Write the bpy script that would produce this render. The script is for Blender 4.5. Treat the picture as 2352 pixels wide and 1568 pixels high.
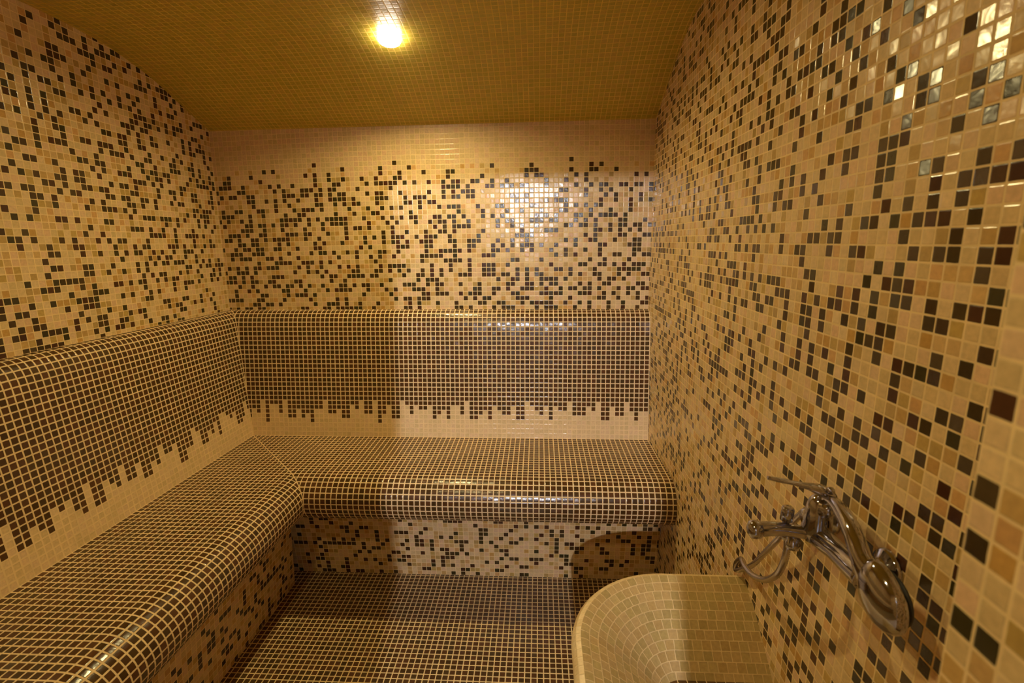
import bpy, bmesh, math, random
import numpy as np
from mathutils import Vector, Matrix

for o in list(bpy.data.objects):
    bpy.data.objects.remove(o, do_unlink=True)
scene = bpy.context.scene
COL = scene.collection

# ---------------------------------------------------------------- camera
F_PX = 1166.1665
YAW, PITCH, ROLL = 0.05339915, -0.19701330, -0.00925599
CAM = Vector((0.0, 0.0, 1.45018))
fw = Vector((-math.sin(YAW)*math.cos(PITCH), math.cos(YAW)*math.cos(PITCH), math.sin(PITCH)))
rt = Vector((math.cos(YAW), math.sin(YAW), 0.0))
up = rt.cross(fw)
r2 = math.cos(ROLL)*rt + math.sin(ROLL)*up
u2 = -math.sin(ROLL)*rt + math.cos(ROLL)*up
cam_data = bpy.data.cameras.new('camera')
cam_data.sensor_width = 36.0
cam_data.lens = F_PX/2352*36.0
cam_data.clip_start = 0.02
cam_data.dof.use_dof = True
cam_data.dof.focus_distance = 1.6
cam_data.dof.aperture_fstop = 5.0
cam = bpy.data.objects.new('camera', cam_data)
m3 = Matrix((r2, u2, -fw)).transposed()
cam.matrix_world = Matrix.Translation(CAM) @ m3.to_4x4()
COL.objects.link(cam)
scene.camera = cam

# ---------------------------------------------------------------- world, exposure
world = bpy.data.worlds.new('world'); scene.world = world
world.use_nodes = True
world.node_tree.nodes['Background'].inputs[0].default_value = (0.55, 0.62, 0.8, 1)
world.node_tree.nodes['Background'].inputs[1].default_value = 0.03
vs = scene.view_settings
vs.view_transform = 'Standard'; vs.look = 'None'; vs.gamma = 1.0
vs.exposure = 0.34
vs.use_curve_mapping = False

# ---------------------------------------------------------------- lamp settings (built further down)
WARM = (1.0, 0.80, 0.34)
LAMP_W = 2650.0         # emission of the two round ceiling downlights
DOOR_LIGHT = 18000.0    # emission of the cool wall light in the passage
DOOR_COL = (0.94, 0.93, 1.0)

# ---------------------------------------------------------------- room measures (metres)
T = 0.0215            # mosaic module
L0, R0, D0 = -1.46787, 0.49778, 2.33004
KL, KR = -0.032271, 0.023013
ZB = 1.13696          # where the backrest roll meets the wall
ZS = 0.55247          # seat height
X0 = -1.3737
def lx(y): return L0 + KL*(D0-y)
def rx(y): return R0 + KR*(D0-y)
YF = -0.60            # front wall
PX, PY = 0.32, 0.363  # pilaster

# measured tile patterns (dark tiles, column numbers row by row) and lattice corrections
PAT_B = (-5, 88, 0, 30, [[-5,-3,-1,0,2,3,12,13,17,18,20,21,22,23,24,25,28,35,36,38,46,47,49,54,56,57,58,63,65,66,67,71,74,78,81,84],
 [1,2,4,5,7,15,18,19,20,22,25,29,36,38,42,46,51,52,55,56,60,62,63,64,65,66,69,72,74,78,81,85,86],
 [-5,-4,-3,-2,2,3,8,14,20,22,33,35,36,38,39,40,48,50,52,53,59,60,61,66,70,76,77,80,84,86],
 [-3,3,4,9,11,12,13,15,26,32,39,40,42,43,44,47,49,50,51,54,58,59,64,65,66,67,68,72,73,74,77,79,82,84],
 [-3,0,2,8,9,13,18,20,21,22,23,27,31,33,37,38,39,42,50,51,54,55,57,60,61,62,65,68,70,71,73,74,76,80,82,83,85,86],
 [-2,1,4,6,7,9,10,12,14,17,21,22,24,26,27,30,35,36,37,40,42,43,47,51,57,58,61,62,64,66,67,72,74,77,78,84,85],
 [-5,-4,-3,-1,1,2,5,6,11,12,19,22,32,38,40,41,42,55,58,59,61,64,65,66,67,69,76,78,79,81],
 [-4,-3,-1,1,6,7,8,17,19,20,23,24,25,26,28,29,35,38,39,41,43,47,48,49,52,53,54,56,57,59,61,63,64,70,72,75,76,80,82,85,86],
 [-5,-2,-1,0,2,11,14,16,18,24,25,29,30,32,34,36,39,41,43,45,49,52,53,54,59,61,63,67,68,70,75,80,81,82,83,84],
 [-4,-2,0,2,3,5,6,7,12,14,17,21,23,25,30,32,33,34,35,41,45,49,52,53,54,57,66,72,73,76,77,79,81,83,84,85],
 [3,7,8,9,10,13,14,15,17,19,29,39,44,45,46,47,49,58,59,64,74,77,82],
 [-3,-1,0,1,5,6,8,12,21,25,28,30,33,39,40,41,42,43,46,52,53,54,67,69,71,76,79,80,83,85,86],
 [-3,-2,-1,2,3,4,10,15,17,18,20,23,25,30,31,34,40,43,44,45,46,47,49,54,55,57,60,62,66,69,73,76,83,84],
 [-5,-2,0,1,3,4,7,8,12,16,17,26,28,34,35,36,40,41,46,49,50,54,56,58,60,61,62,64,67,71,76,77,82,83,84],
 [-1,0,2,3,8,10,16,18,22,27,31,33,34,36,39,40,41,45,46,49,50,51,55,58,61,69,71,74,75,79,83,84],
 [-4,-3,-1,2,3,5,7,8,9,10,14,17,23,27,29,31,33,34,35,38,40,41,42,45,51,59,60,61,62,73,75,80,81,85,86],
 [-3,-2,-1,1,4,5,10,11,12,14,15,19,23,31,33,36,40,43,44,46,52,60,62,65,66,67,75,76,78,80,82,84],
 [0,1,2,5,9,14,18,23,25,26,28,33,42,44,46,47,48,49,55,58,60,63,69,70,72,73,75,78,80,81,83,84,86],
 [-4,1,2,4,5,7,9,10,12,15,18,20,21,22,23,28,32,34,38,41,43,44,46,49,55,57,58,62,63,64,66,67,71,73,75,80,81,85],
 [-5,-3,0,2,9,10,11,12,13,15,17,19,20,21,22,23,27,31,33,35,37,38,42,43,45,46,48,52,54,56,63,64,65,67,71,72,74,76,77,78,79,81],
 [-4,-3,-2,2,5,10,13,14,21,25,29,30,37,47,52,57,60,64,68,69,74,78,82],
 [-4,-1,0,4,5,8,12,14,15,16,18,24,28,31,33,35,39,43,45,46,47,51,55,56,62,63,69,71,73,75,76,82],
 [3,8,11,17,18,21,23,25,26,30,36,37,39,41,42,59,60,61,65,67,68,69,76,79,82,84,86],
 [-5,2,3,6,8,10,13,17,20,21,22,23,25,30,31,32,36,38,39,40,44,46,47,49,50,58,59,61,67,73,77,79,84],
 [-4,-2,-1,2,3,10,11,12,14,15,17,18,20,22,23,28,30,31,35,41,44,46,48,49,50,62,68,69,73,76,78,82,86],
 [-5,0,1,8,10,14,15,16,18,20,21,26,33,44,45,46,47,49,53,54,56,57,58,60,61,65,71,74,76,77,80,81,83,84,86],
 [-4,-3,-2,1,7,9,12,17,21,22,28,30,31,32,33,34,36,38,41,44,46,47,50,51,54,57,65,69,73],
 [-3,-2,5,17,20,23,27,30,34,35,45,52,61,63,64,71,73,83,85],
 [-2,3,15,17,20,31,35,40,45,46,61,62,63,70,74,75,79],
 [6,8,23,31,37,54,62,74,76],
 [17,34,70]])
PAT_L = (0, 140, -2, 46, [[2,3,11,19,20,21,28,29,31,35,45,62,65,67,77,81,85,87,90,92,95,96,100,102,104,106,108,109,111,112,115,117,118,122,124,133,136,139],
 [3,14,15,18,20,32,39,40,41,42,43,44,47,50,52,55,57,58,59,60,61,67,69,74,77,78,80,82,83,84,85,86,91,98,101,102,111,113,117,121,123,127,129,135,136,137],
 [4,8,16,18,19,22,26,28,29,31,33,38,42,47,49,57,65,67,73,76,78,79,83,85,90,94,97,105,107,110,124,130,136],
 [4,13,14,23,27,28,31,32,36,38,39,40,41,44,45,47,49,52,55,57,60,63,65,66,74,76,77,79,86,87,91,104,112,120,122,125,130,132],
 [5,8,10,14,15,17,23,24,26,31,32,34,36,41,42,44,48,49,50,55,77,82,84,85,93,98,101,102,103,104,106,108,109,114,115,119],
 [4,8,12,13,17,18,27,30,35,42,45,48,49,51,55,58,59,61,62,64,67,69,72,74,75,81,83,84,85,86,87,88,96,97,100,113,117,119,120,127,132,133,134,137],
 [6,21,22,32,33,34,37,43,44,46,50,61,65,71,79,80,82,86,89,95,98,100,103,109,111,112,115,122,126,132,133,134,136],
 [12,15,19,21,25,27,32,33,34,35,39,42,46,51,52,55,58,62,69,70,72,73,79,81,84,93,102,105,110,116,117,124,125,130,132,133,134,135,140],
 [2,4,8,10,11,12,15,22,30,31,32,36,44,45,46,52,64,66,68,73,77,78,83,90,107,120,137,139],
 [1,3,4,7,14,15,17,19,22,23,25,27,28,32,34,38,39,40,51,54,59,60,61,64,72,74,83,86,87,90,92,96,100,101,107,108,110,111,113,114,117,122,124,129,130,132,137,139],
 [1,3,8,11,13,17,18,20,22,34,35,36,37,38,42,48,51,52,55,56,62,64,65,66,76,78,79,84,90,93,98,103,107,109,110,119,122,127,128,131,134],
 [0,1,2,4,5,7,10,11,21,23,26,29,32,33,39,48,51,52,57,60,61,65,66,67,70,74,75,79,80,81,82,83,92,99,100,104,109,110,119,120,122,126,128],
 [1,4,6,8,12,13,14,16,17,19,21,23,28,32,33,37,38,48,50,51,55,57,63,64,70,73,76,80,86,96,97,98,103,104,105,106,110,115,120,122,123,124,127,129,136,137,139,140],
 [8,11,15,16,18,20,26,39,49,50,52,60,62,72,75,77,81,82,86,89,93,95,96,101,103,104,105,112,116,120,126,128,129,130,140],
 [6,9,10,11,14,17,19,22,23,25,27,30,33,37,38,52,53,63,80,84,92,102,104,105,108,110,113,117,119,120,121,124,130,136,139,140],
 [2,3,5,8,11,13,14,15,20,21,23,27,33,34,38,42,49,51,52,62,63,67,69,71,72,81,82,90,102,103,104,106,108,113,118,122,132,136,140],
 [3,8,13,20,25,26,28,30,34,36,40,42,43,50,55,57,59,60,66,69,72,74,75,76,83,84,86,94,96,104,112,113,115,118,119,120,124,125,127,133],
 [5,7,8,9,10,13,16,17,18,19,29,32,41,44,49,52,57,62,77,79,85,86,100,102,103,107,108,109,110,112,118,119,123,127,132,135,137,140],
 [2,8,13,16,19,21,22,23,31,49,56,57,61,67,87,89,90,91,95,98,100,103,104,105,107,108,109,110,115,117,120,127,129,134,138],
 [1,4,6,12,15,27,28,33,35,36,40,42,50,62,63,66,67,69,75,76,77,78,81,84,85,87,90,94,98,101,105,106,114,118,119,120,122,126,131,135,140],
 [3,4,6,10,12,14,15,16,18,19,20,23,39,43,51,57,58,59,62,75,78,82,83,84,96,97,113,124,130,135,140],
 [3,4,5,7,9,22,24,26,27,28,31,36,39,48,61,62,69,72,74,80,83,85,92,93,97,98,107,115,118,124,129,133],
 [2,3,4,6,7,17,20,22,23,28,30,36,38,39,43,49,54,60,68,78,80,81,88,89,92,96,101,111,114,119,123,126,130,131,134,136,139],
 [1,5,10,11,13,17,19,20,23,24,26,27,32,33,35,39,40,42,43,51,53,57,62,65,67,69,70,74,76,78,81,83,84,89,91,92,95,102,107,109,113,116,118,125,128,129],
 [1,2,6,7,12,16,21,22,27,28,30,31,34,36,37,54,58,59,63,77,85,91,94,97,98,104,107,109,114,116,125,128,130,132],
 [1,6,7,10,12,13,16,21,23,24,26,31,32,34,35,38,40,42,57,61,63,68,69,70,72,73,80,82,86,90,98,106,109,113,114,118,119,120,122,124,126,130,132],
 [1,9,10,15,17,19,20,21,28,31,32,34,41,50,52,54,56,57,60,61,63,68,69,71,72,88,93,96,99,101,111,112,116,117,122,123,125,132,136,138],
 [0,2,3,4,5,8,13,15,16,18,22,23,24,27,29,35,38,39,53,56,58,63,65,67,78,81,85,91,92,97,102,104,105,106,110,115,116,117,124,130,133,137,139],
 [0,1,3,5,7,13,14,16,17,19,22,27,28,30,31,41,50,55,62,63,68,74,75,76,77,80,86,87,88,91,92,93,98,103,104,111,113,118,120,122,136,140],
 [1,4,6,10,11,12,16,19,20,28,32,37,39,40,51,53,55,75,76,79,81,82,84,85,95,97,102,104,107,113,114,115,117,120,123,125,127,128,131,132,137,140],
 [0,4,6,7,11,12,17,18,21,23,24,25,27,33,34,35,37,41,51,58,59,61,70,73,83,92,94,101,103,104,106,108,111,115,119,121,122,126,128,129],
 [1,6,9,11,14,17,22,25,26,27,29,30,33,37,49,52,54,57,58,59,60,61,76,81,85,86,88,91,97,108,110,111,114,121,131,133,134,135,140],
 [2,10,18,19,22,23,33,34,37,63,66,71,72,73,78,86,92,100,104,105,111,113,118,123,127,132,133,135,136,137],
 [0,2,5,6,8,15,16,19,22,23,25,26,34,36,39,41,53,56,57,63,67,72,76,77,80,84,86,89,90,108,112,117,120,122,125,131,133,135,140],
 [2,3,4,6,8,12,16,19,21,27,29,33,35,37,48,50,51,52,53,55,64,69,71,75,78,82,83,86,87,88,89,94,100,103,107,110,114,117,118,126,127,128,133,135],
 [3,6,8,17,18,20,21,22,28,30,31,35,37,39,40,53,56,65,66,68,69,71,73,74,79,81,83,84,85,91,92,94,99,103,107,112,115,118,122,137,139,140],
 [4,5,10,12,14,16,17,19,20,25,27,35,37,40,48,52,53,54,62,69,71,72,74,75,86,87,96,99,102,107,110,111,117,119,129,131,132,135,140],
 [2,8,9,10,12,15,17,18,19,26,32,33,39,50,61,67,75,76,84,87,92,103,111,114,116,120,122,125,129,135,138],
 [0,5,8,15,18,20,22,24,27,29,34,35,37,40,48,56,59,62,65,69,74,75,81,82,83,85,87,93,101,105,109,123,126,127,128,131,134,135,138],
 [2,3,4,10,11,13,19,22,25,27,30,32,36,37,48,49,52,53,56,58,60,61,68,72,76,81,84,87,91,96,98,104,111,112,117,119,122,123,124,125,129,133,138,140],
 [9,14,18,20,30,33,38,51,67,68,70,72,74,75,76,78,82,88,89,90,92,97,99,104,105,106,109,112,115,116,117,121,125,133,137,138],
 [7,10,14,22,24,28,33,34,36,49,51,52,56,57,58,61,64,69,72,80,83,87,93,95,99,101,105,107,110,111,114,126,133,138,140],
 [6,7,9,11,12,16,17,18,27,31,32,33,52,55,57,60,66,70,75,77,82,86,89,91,93,96,97,99,100,105,107,110,111,115,118,119,121,125,129,134,137],
 [10,11,12,13,15,17,23,24,26,32,33,37,48,49,60,65,67,73,75,77,84,86,88,90,92,95,101,105,106,109,110,111,113,119,120,122,125,128,139],
 [12,20,22,26,27,28,48,49,51,59,61,66,71,75,83,91,95,97,99,101,103,110,113,117,118,124,131,135,136,137,139],
 [14,15,17,19,23,24,25,27,29,30,31,36,53,54,56,59,62,64,65,69,75,80,87,92,93,97,102,103,106,109,111,112,113,118,122,125,126,128,130,134,135,138,140],
 [21,22,24,27,30,32,35,52,53,62,66,72,74,78,79,80,84,89,91,92,94,97,98,112,120,121,124,125,131,135,136,140],
 [25,31,48,49,57,61,63,65,70,71,73,75,77,85,86,87,93,94,101,103,112,114,115,116,119,122,127,131,134,137],
 [6,10,14,16,18,21,22,23,24,27,32,39,45,47,48,54,55,59,63,64,66,70,72,76,79,80,81,83,84,85,88,90,91,92,97,105,109,113,117,118,124,133,137]])
PAT_R = (0, 90, -54, 46, [[0,5,6,9,15,21,25,37,38,39,55,61,65,68,71,75,77,85,87,88],
 [0,1,17,22,25,28,35,36,50,54,56,57,60,66,71,72,74,77,83],
 [1,2,9,16,17,21,28,30,43,46,51,54,61,62,63,64,65,68,76,78,82,83],
 [6,9,19,27,29,30,32,33,34,36,37,39,46,50,53,57,58,59,67,72,80,81,87,89],
 [1,10,11,14,18,33,34,39,40,42,51,52,58,62,67,70,73,87],
 [2,5,8,10,18,19,28,30,39,41,42,45,46,52,54,57,60,75,81,83,90],
 [2,4,5,11,24,25,26,27,28,38,45,46,47,49,51,52,53,55,56,57,58,60,61,65,68,70,71,73,76,77,84,89],
 [2,3,4,5,6,7,10,16,20,23,28,36,40,46,48,52,53,63,66,68,69,71,72,73,76,77,79,86,87,88,90],
 [0,2,4,6,15,19,23,26,32,37,38,39,58,59,64,72,75,76,83],
 [4,6,7,10,11,12,18,19,20,23,25,27,31,37,38,45,46,57,58,68,76,83,90],
 [1,11,14,15,16,17,23,26,31,32,34,36,40,41,43,44,47,51,55,56,57,60,61,65,71,81,85,88,90],
 [0,4,5,12,15,30,45,49,54,68,69,72,73,76,86],
 [1,4,5,7,9,17,20,24,25,34,36,38,42,43,51,54,62,63,66,68,71,74,75,76,81,84,89,90],
 [2,4,7,14,22,28,33,43,44,55,61,65,69,71,74,75,77,79,80,86,90],
 [5,8,9,14,17,22,37,38,40,47,51,52,57,61,62,65,66,67,75,78,79,83,90],
 [3,5,11,12,14,24,27,32,34,37,40,43,45,49,55,57,59,61,62,68,72,73,82],
 [2,4,5,8,9,10,11,18,24,25,26,30,36,41,46,49,56,57,64,70,72,73,75,79,89],
 [0,1,6,8,13,17,24,26,29,31,42,43,52,59,61,63,66,72,74,83,85,86,90],
 [0,2,5,11,12,15,17,22,27,28,39,46,47,61,65,69,71,74,75,76,84,87],
 [6,11,12,13,14,17,20,22,24,26,30,33,42,43,45,52,68,70,73,81,87,89],
 [16,20,29,35,41,50,54,56,59,68,70,73,86,87,88,90],
 [0,2,7,10,11,16,18,22,23,27,32,33,35,36,46,47,48,50,55,59,65,66,69,71,73,81,84,87,89],
 [8,10,16,19,29,37,41,42,58,63,64,68,69,78,80,81,88,89],
 [1,2,4,19,22,25,28,30,35,37,39,40,41,43,52,53,60,64,65,67,73,79,80,84,86],
 [0,3,6,17,23,26,31,38,40,41,45,49,55,56,57,63,64,66,68,75,76,84,85,86,87],
 [3,8,9,16,23,27,35,37,42,43,44,47,57,60,61,65,71,74,79,82],
 [3,12,14,18,22,31,34,35,43,54,57,58,61,72,76,77,83],
 [2,4,8,9,14,16,21,29,32,44,45,51,54,59,71,72,75,76,78,80,89],
 [5,8,14,27,28,34,42,43,44,50,59,72,73,74,77,79,81,83],
 [4,9,12,17,25,30,33,40,43,44,45,49,56,58,60,61,65,78,81,83,86],
 [18,20,26,30,32,35,48,53,57,60,64,65,67,68,69,75,80,87],
 [7,13,18,20,23,25,45,46,47,55,57,59,66,70,72,79,81,82],
 [1,2,4,7,10,15,19,21,23,24,26,29,34,36,41,42,46,47,53,60,63,64,67,68,72,73,78,80],
 [6,10,17,18,22,23,24,26,29,30,36,38,39,40,45,48,49,52,62,65,71,72,73,74,87],
 [1,6,7,10,16,19,27,28,30,35,38,47,48,51,53,58,64,65,68,71,72,85],
 [2,13,15,20,22,27,30,37,52,53,56,61,63,66,67,69,73,82,83,86,88],
 [5,6,9,11,14,19,22,24,26,27,32,38,41,46,52,53,57,62,66,68,74,75,90],
 [3,6,17,19,21,27,37,39,41,45,64,65,66,68,70,73,79,81,83,88],
 [0,1,3,4,5,11,12,15,18,20,22,23,25,31,45,47,63,67,73,74,75,78,80,87],
 [0,1,12,15,18,19,21,22,23,26,30,36,48,51,53,54,56,64,69,76,80,85],
 [0,1,4,5,11,20,21,25,37,42,45,49,50,55,56,66,67,74,75,87,88,90],
 [0,4,7,9,10,15,16,19,22,29,33,38,40,52,53,64,66,71,77,79,80,82,87,88,89],
 [9,13,18,20,22,24,25,27,28,29,30,32,41,43,45,46,47,48,50,54,55,59,64,67,68,75,85],
 [3,5,6,9,13,14,15,18,23,28,35,42,46,49,51,53,56,57,63,71,75,76,78,83,84,85,86,87,90],
 [0,1,2,3,5,6,8,9,15,20,21,24,41,43,51,52,54,55,67,68,69,77,78,79,80],
 [8,11,12,17,21,22,23,29,41,42,44,49,50,52,53,66,70,71,73,77,87,90],
 [0,7,16,19,21,23,32,37,38,39,41,43,53,62,64,67,75,78,79,85,86],
 [2,4,16,17,20,23,25,45,48,51,52,54,55,56,60,61,63,72,74,77,78,86],
 [2,4,5,11,14,15,16,23,29,30,38,40,43,46,49,50,51,55,57,75,77,86,87],
 [1,4,5,10,13,17,19,22,23,25,29,35,36,42,44,47,54,57,59,61,62,66,69,72,79,88,89],
 [8,11,13,17,18,25,28,34,35,38,39,50,64,68,70,71,74,79,81,88,89],
 [2,8,12,14,15,19,25,27,31,33,39,41,47,49,51,57,64,67,70,74,75,77,78,83,84],
 [9,10,17,20,22,26,27,30,31,33,38,39,40,41,42,43,44,51,53,56,59,62,63,66,69,76,77,79,86,88],
 [7,13,15,24,25,30,32,36,38,40,41,47,48,49,51,52,54,56,58,61,63,67,68,71,78,83,85,86,88],
 [10,13,14,21,23,26,29,35,37,41,49,51,56,65,66,69,70,72,74,77,81],
 [6,7,8,9,10,11,12,14,16,17,22,23,25,31,36,43,44,48,51,53,64,67,69,71,73,75,79,83,86,87,89],
 [1,9,12,20,23,26,29,34,35,43,44,45,50,51,54,56,58,64,66,71,72,78,84],
 [6,8,10,13,19,22,26,29,32,40,42,44,45,47,50,59,60,62,63,66,67,69,74,75,77,79,88],
 [5,12,19,22,29,30,39,48,52,57,60,62,65,67,72,76,77,79,83,84],
 [1,3,5,6,14,15,21,25,27,29,42,43,45,53,57,60,62,64,67,72,78,79,81],
 [0,7,9,10,11,15,19,24,26,27,28,29,36,45,56,61,67,70,72,73,74,75],
 [3,12,16,17,21,23,24,25,37,40,43,45,47,48,51,52,57,60,61,63,68,69,70,75,77,83],
 [0,3,4,15,17,24,27,32,34,35,36,43,50,51,53,54,57,60,61,63,66,68,70,71,78,79,81,86,88],
 [1,9,14,20,26,28,32,34,35,36,37,40,42,43,44,45,49,50,55,56,57,60,62,64,65,67,69,74,75,84],
 [2,4,6,13,14,20,24,25,26,35,39,41,44,45,47,49,51,53,54,55,61,65,67,69,71,72,74,76,77,78,82,83],
 [0,7,11,21,22,24,38,42,43,44,47,60,61,68,70,71,72,78,79,82,83,84],
 [0,5,7,8,9,10,11,13,15,17,22,26,35,36,37,39,41,49,59,69,71,77,82,84,85],
 [3,5,7,8,10,14,25,30,31,33,44,45,47,49,50,55,58,59,63,66,67,72,74,75,77,78,84,87],
 [0,4,7,20,24,34,35,37,38,42,45,55,60,61,63,64,71,75,78,79,84,87,89],
 [2,4,5,7,9,10,13,15,16,18,35,36,40,41,44,47,49,51,53,62,64,67,68,70,72,73,74,76,84,89,90],
 [2,4,6,8,9,11,19,22,32,38,39,45,46,47,48,50,59,65,69,71,73,75,85,89],
 [2,3,10,12,14,27,30,31,33,34,36,42,49,53,55,56,61,68,73,75,76,77,78,83,88],
 [21,23,25,27,30,33,34,37,40,41,48,49,53,54,58,60,68,69,72,73,76,78,81],
 [6,8,12,14,15,17,23,27,30,34,36,40,48,54,56,58,61,64,68,69,82,87],
 [2,8,11,15,19,27,37,39,40,46,49,56,62,64,65,68,69,70,74,76,82],
 [8,15,19,24,27,29,36,38,41,49,51,52,53,70,75,77,79,81,84],
 [1,13,20,23,24,27,37,38,45,46,48,56,60,64,65,71,72,75,76,79,83,84,86,87],
 [8,11,23,26,28,34,37,40,44,45,51,57,65,66,68,71,72,81,88,89],
 [1,2,6,8,12,17,20,23,25,33,34,38,41,43,44,45,46,48,53,57,59,63,69,70,89],
 [2,4,5,7,14,16,22,28,30,36,37,39,41,49,51,55,56,61,64,68,74,83,85,88],
 [5,7,12,16,24,25,31,33,41,46,48,50,51,58,62,65,83,85],
 [4,10,14,16,21,28,29,31,37,43,50,52,54,55,60,61,64,67,70,80,86,89],
 [0,2,4,6,8,11,14,16,19,24,28,31,33,35,40,42,43,48,50,54,56,57,58,59,63,65,66,69,78,82,84,86,89],
 [7,9,15,17,27,28,34,41,43,44,45,46,51,53,59,61,62,67,81,85,86,90],
 [7,14,17,19,20,28,36,38,45,47,51,52,55,56,61,62,63,64,68,70,79,85,86],
 [0,4,8,10,12,15,25,26,31,32,33,37,41,43,46,52,53,58,62,69,74,77,83,86,88],
 [2,6,7,10,23,28,46,47,48,49,51,59,63,67,70,71,79,83,85],
 [0,6,13,16,17,21,22,23,27,30,39,43,45,50,51,52,59,61,66,67,77,80,81,82,83,84],
 [3,4,5,6,14,15,17,19,24,28,29,30,32,34,35,40,41,49,52,53,62,71,75,76,80,84,86,89,90],
 [1,3,4,5,7,8,13,17,20,22,24,26,32,36,38,41,45,46,48,49,50,53,57,58,59,60,63,66,68,79,81,83,88],
 [2,4,9,12,16,18,20,24,26,28,29,32,37,40,42,45,48,56,64,66,68,72,85],
 [0,2,6,13,14,31,36,38,49,54,57,58,62,65,68,70,74,76,79,88,89],
 [3,4,9,12,16,17,30,40,45,48,54,55,57,62,65,66,68,87,90],
 [11,13,19,20,24,25,37,40,45,47,55,57,58,59,64,71,73,78,82,85],
 [3,10,19,22,23,27,28,39,41,42,43,46,49,52,56,59,65,71,73,76,79,81,82,84,85],
 [2,6,7,9,16,17,19,22,24,31,36,43,44,47,49,52,56,57,58,63,71,74,80,81,82,87,88],
 [3,4,5,12,13,19,25,27,30,31,32,37,39,43,50,56,57,58,60,62,66,71,74,79,82,85,88],
 [2,4,7,8,14,15,28,43,48,49,54,56,57,60,69,70,73,79,81,82,87],
 [0,9,12,14,17,23,27,28,31,32,39,46,48,50,51,52,64,69,74,75,78,80,87],
 [7,21,30,34,38,42,46,53,57,60,69,71,73,78,81,87,88],
 [1,2,4,20,23,25,26,27,30,33,40,44,51,53,59,63,69,71,72,77,80,81,84,85,87,90]])
DEL_B = [[0.05923, 0.4025], [0.06179, 0.22875], [-0.14653, -0.17889], [0.02594, 0.108], [2.16413, -0.56457], [-0.14908, -0.64984], [0.10201, 0.02086], [-3.211, 0.22943], [0.13308, 0.33052], [1.05723, 0.0197]]
DEL_L = [[-1.02245, -0.50579], [-0.07049, 0.15392], [0.25021, 0.05872], [-0.06361, -0.00546], [2.68326, -0.20188], [0.36625, -0.0569], [-0.04362, -0.16684], [-3.18204, 0.31413], [-0.92956, -0.19268], [1.09739, -0.50061]]
DEL_R = [[-0.33083, 0.18676], [-0.17476, -0.1136], [0.38966, 0.0192], [0.01275, 0.01457], [1.70092, 0.893], [0.18905, -1.65117], [-0.08779, -0.00361], [-0.50558, 0.13677], [-0.22246, 0.26726], [-0.99711, -0.17681]]
# ---------------------------------------------------------------- small helpers
def s2l(c):
    return tuple((x/255/12.92 if x/255 <= 0.04045 else ((x/255+0.055)/1.055)**2.4) for x in c)

def tag(o, label=None, cat=None, group=None, kind=None):
    if label: o['label'] = label
    if cat: o['category'] = cat
    if group: o['group'] = group
    if kind: o['kind'] = kind
    return o

def empty(name, loc, parent=None):
    o = bpy.data.objects.new(name, None); o.location = loc
    o.empty_display_size = 0.05
    COL.objects.link(o)
    if parent: o.parent = parent
    return o

def link_mesh(name, me, mat, parent=None):
    o = bpy.data.objects.new(name, me)
    if mat: me.materials.append(mat)
    COL.objects.link(o)
    if parent:
        o.parent = parent
        loc = parent.matrix_world.translation if parent.matrix_world.translation.length else parent.location
        o.matrix_parent_inverse = Matrix.Translation(-world_loc(parent))
    return o

def world_loc(o):
    v = Vector((0, 0, 0))
    while o is not None:
        if o.type == 'EMPTY': v = v + o.location
        o = o.parent
    return v

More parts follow.
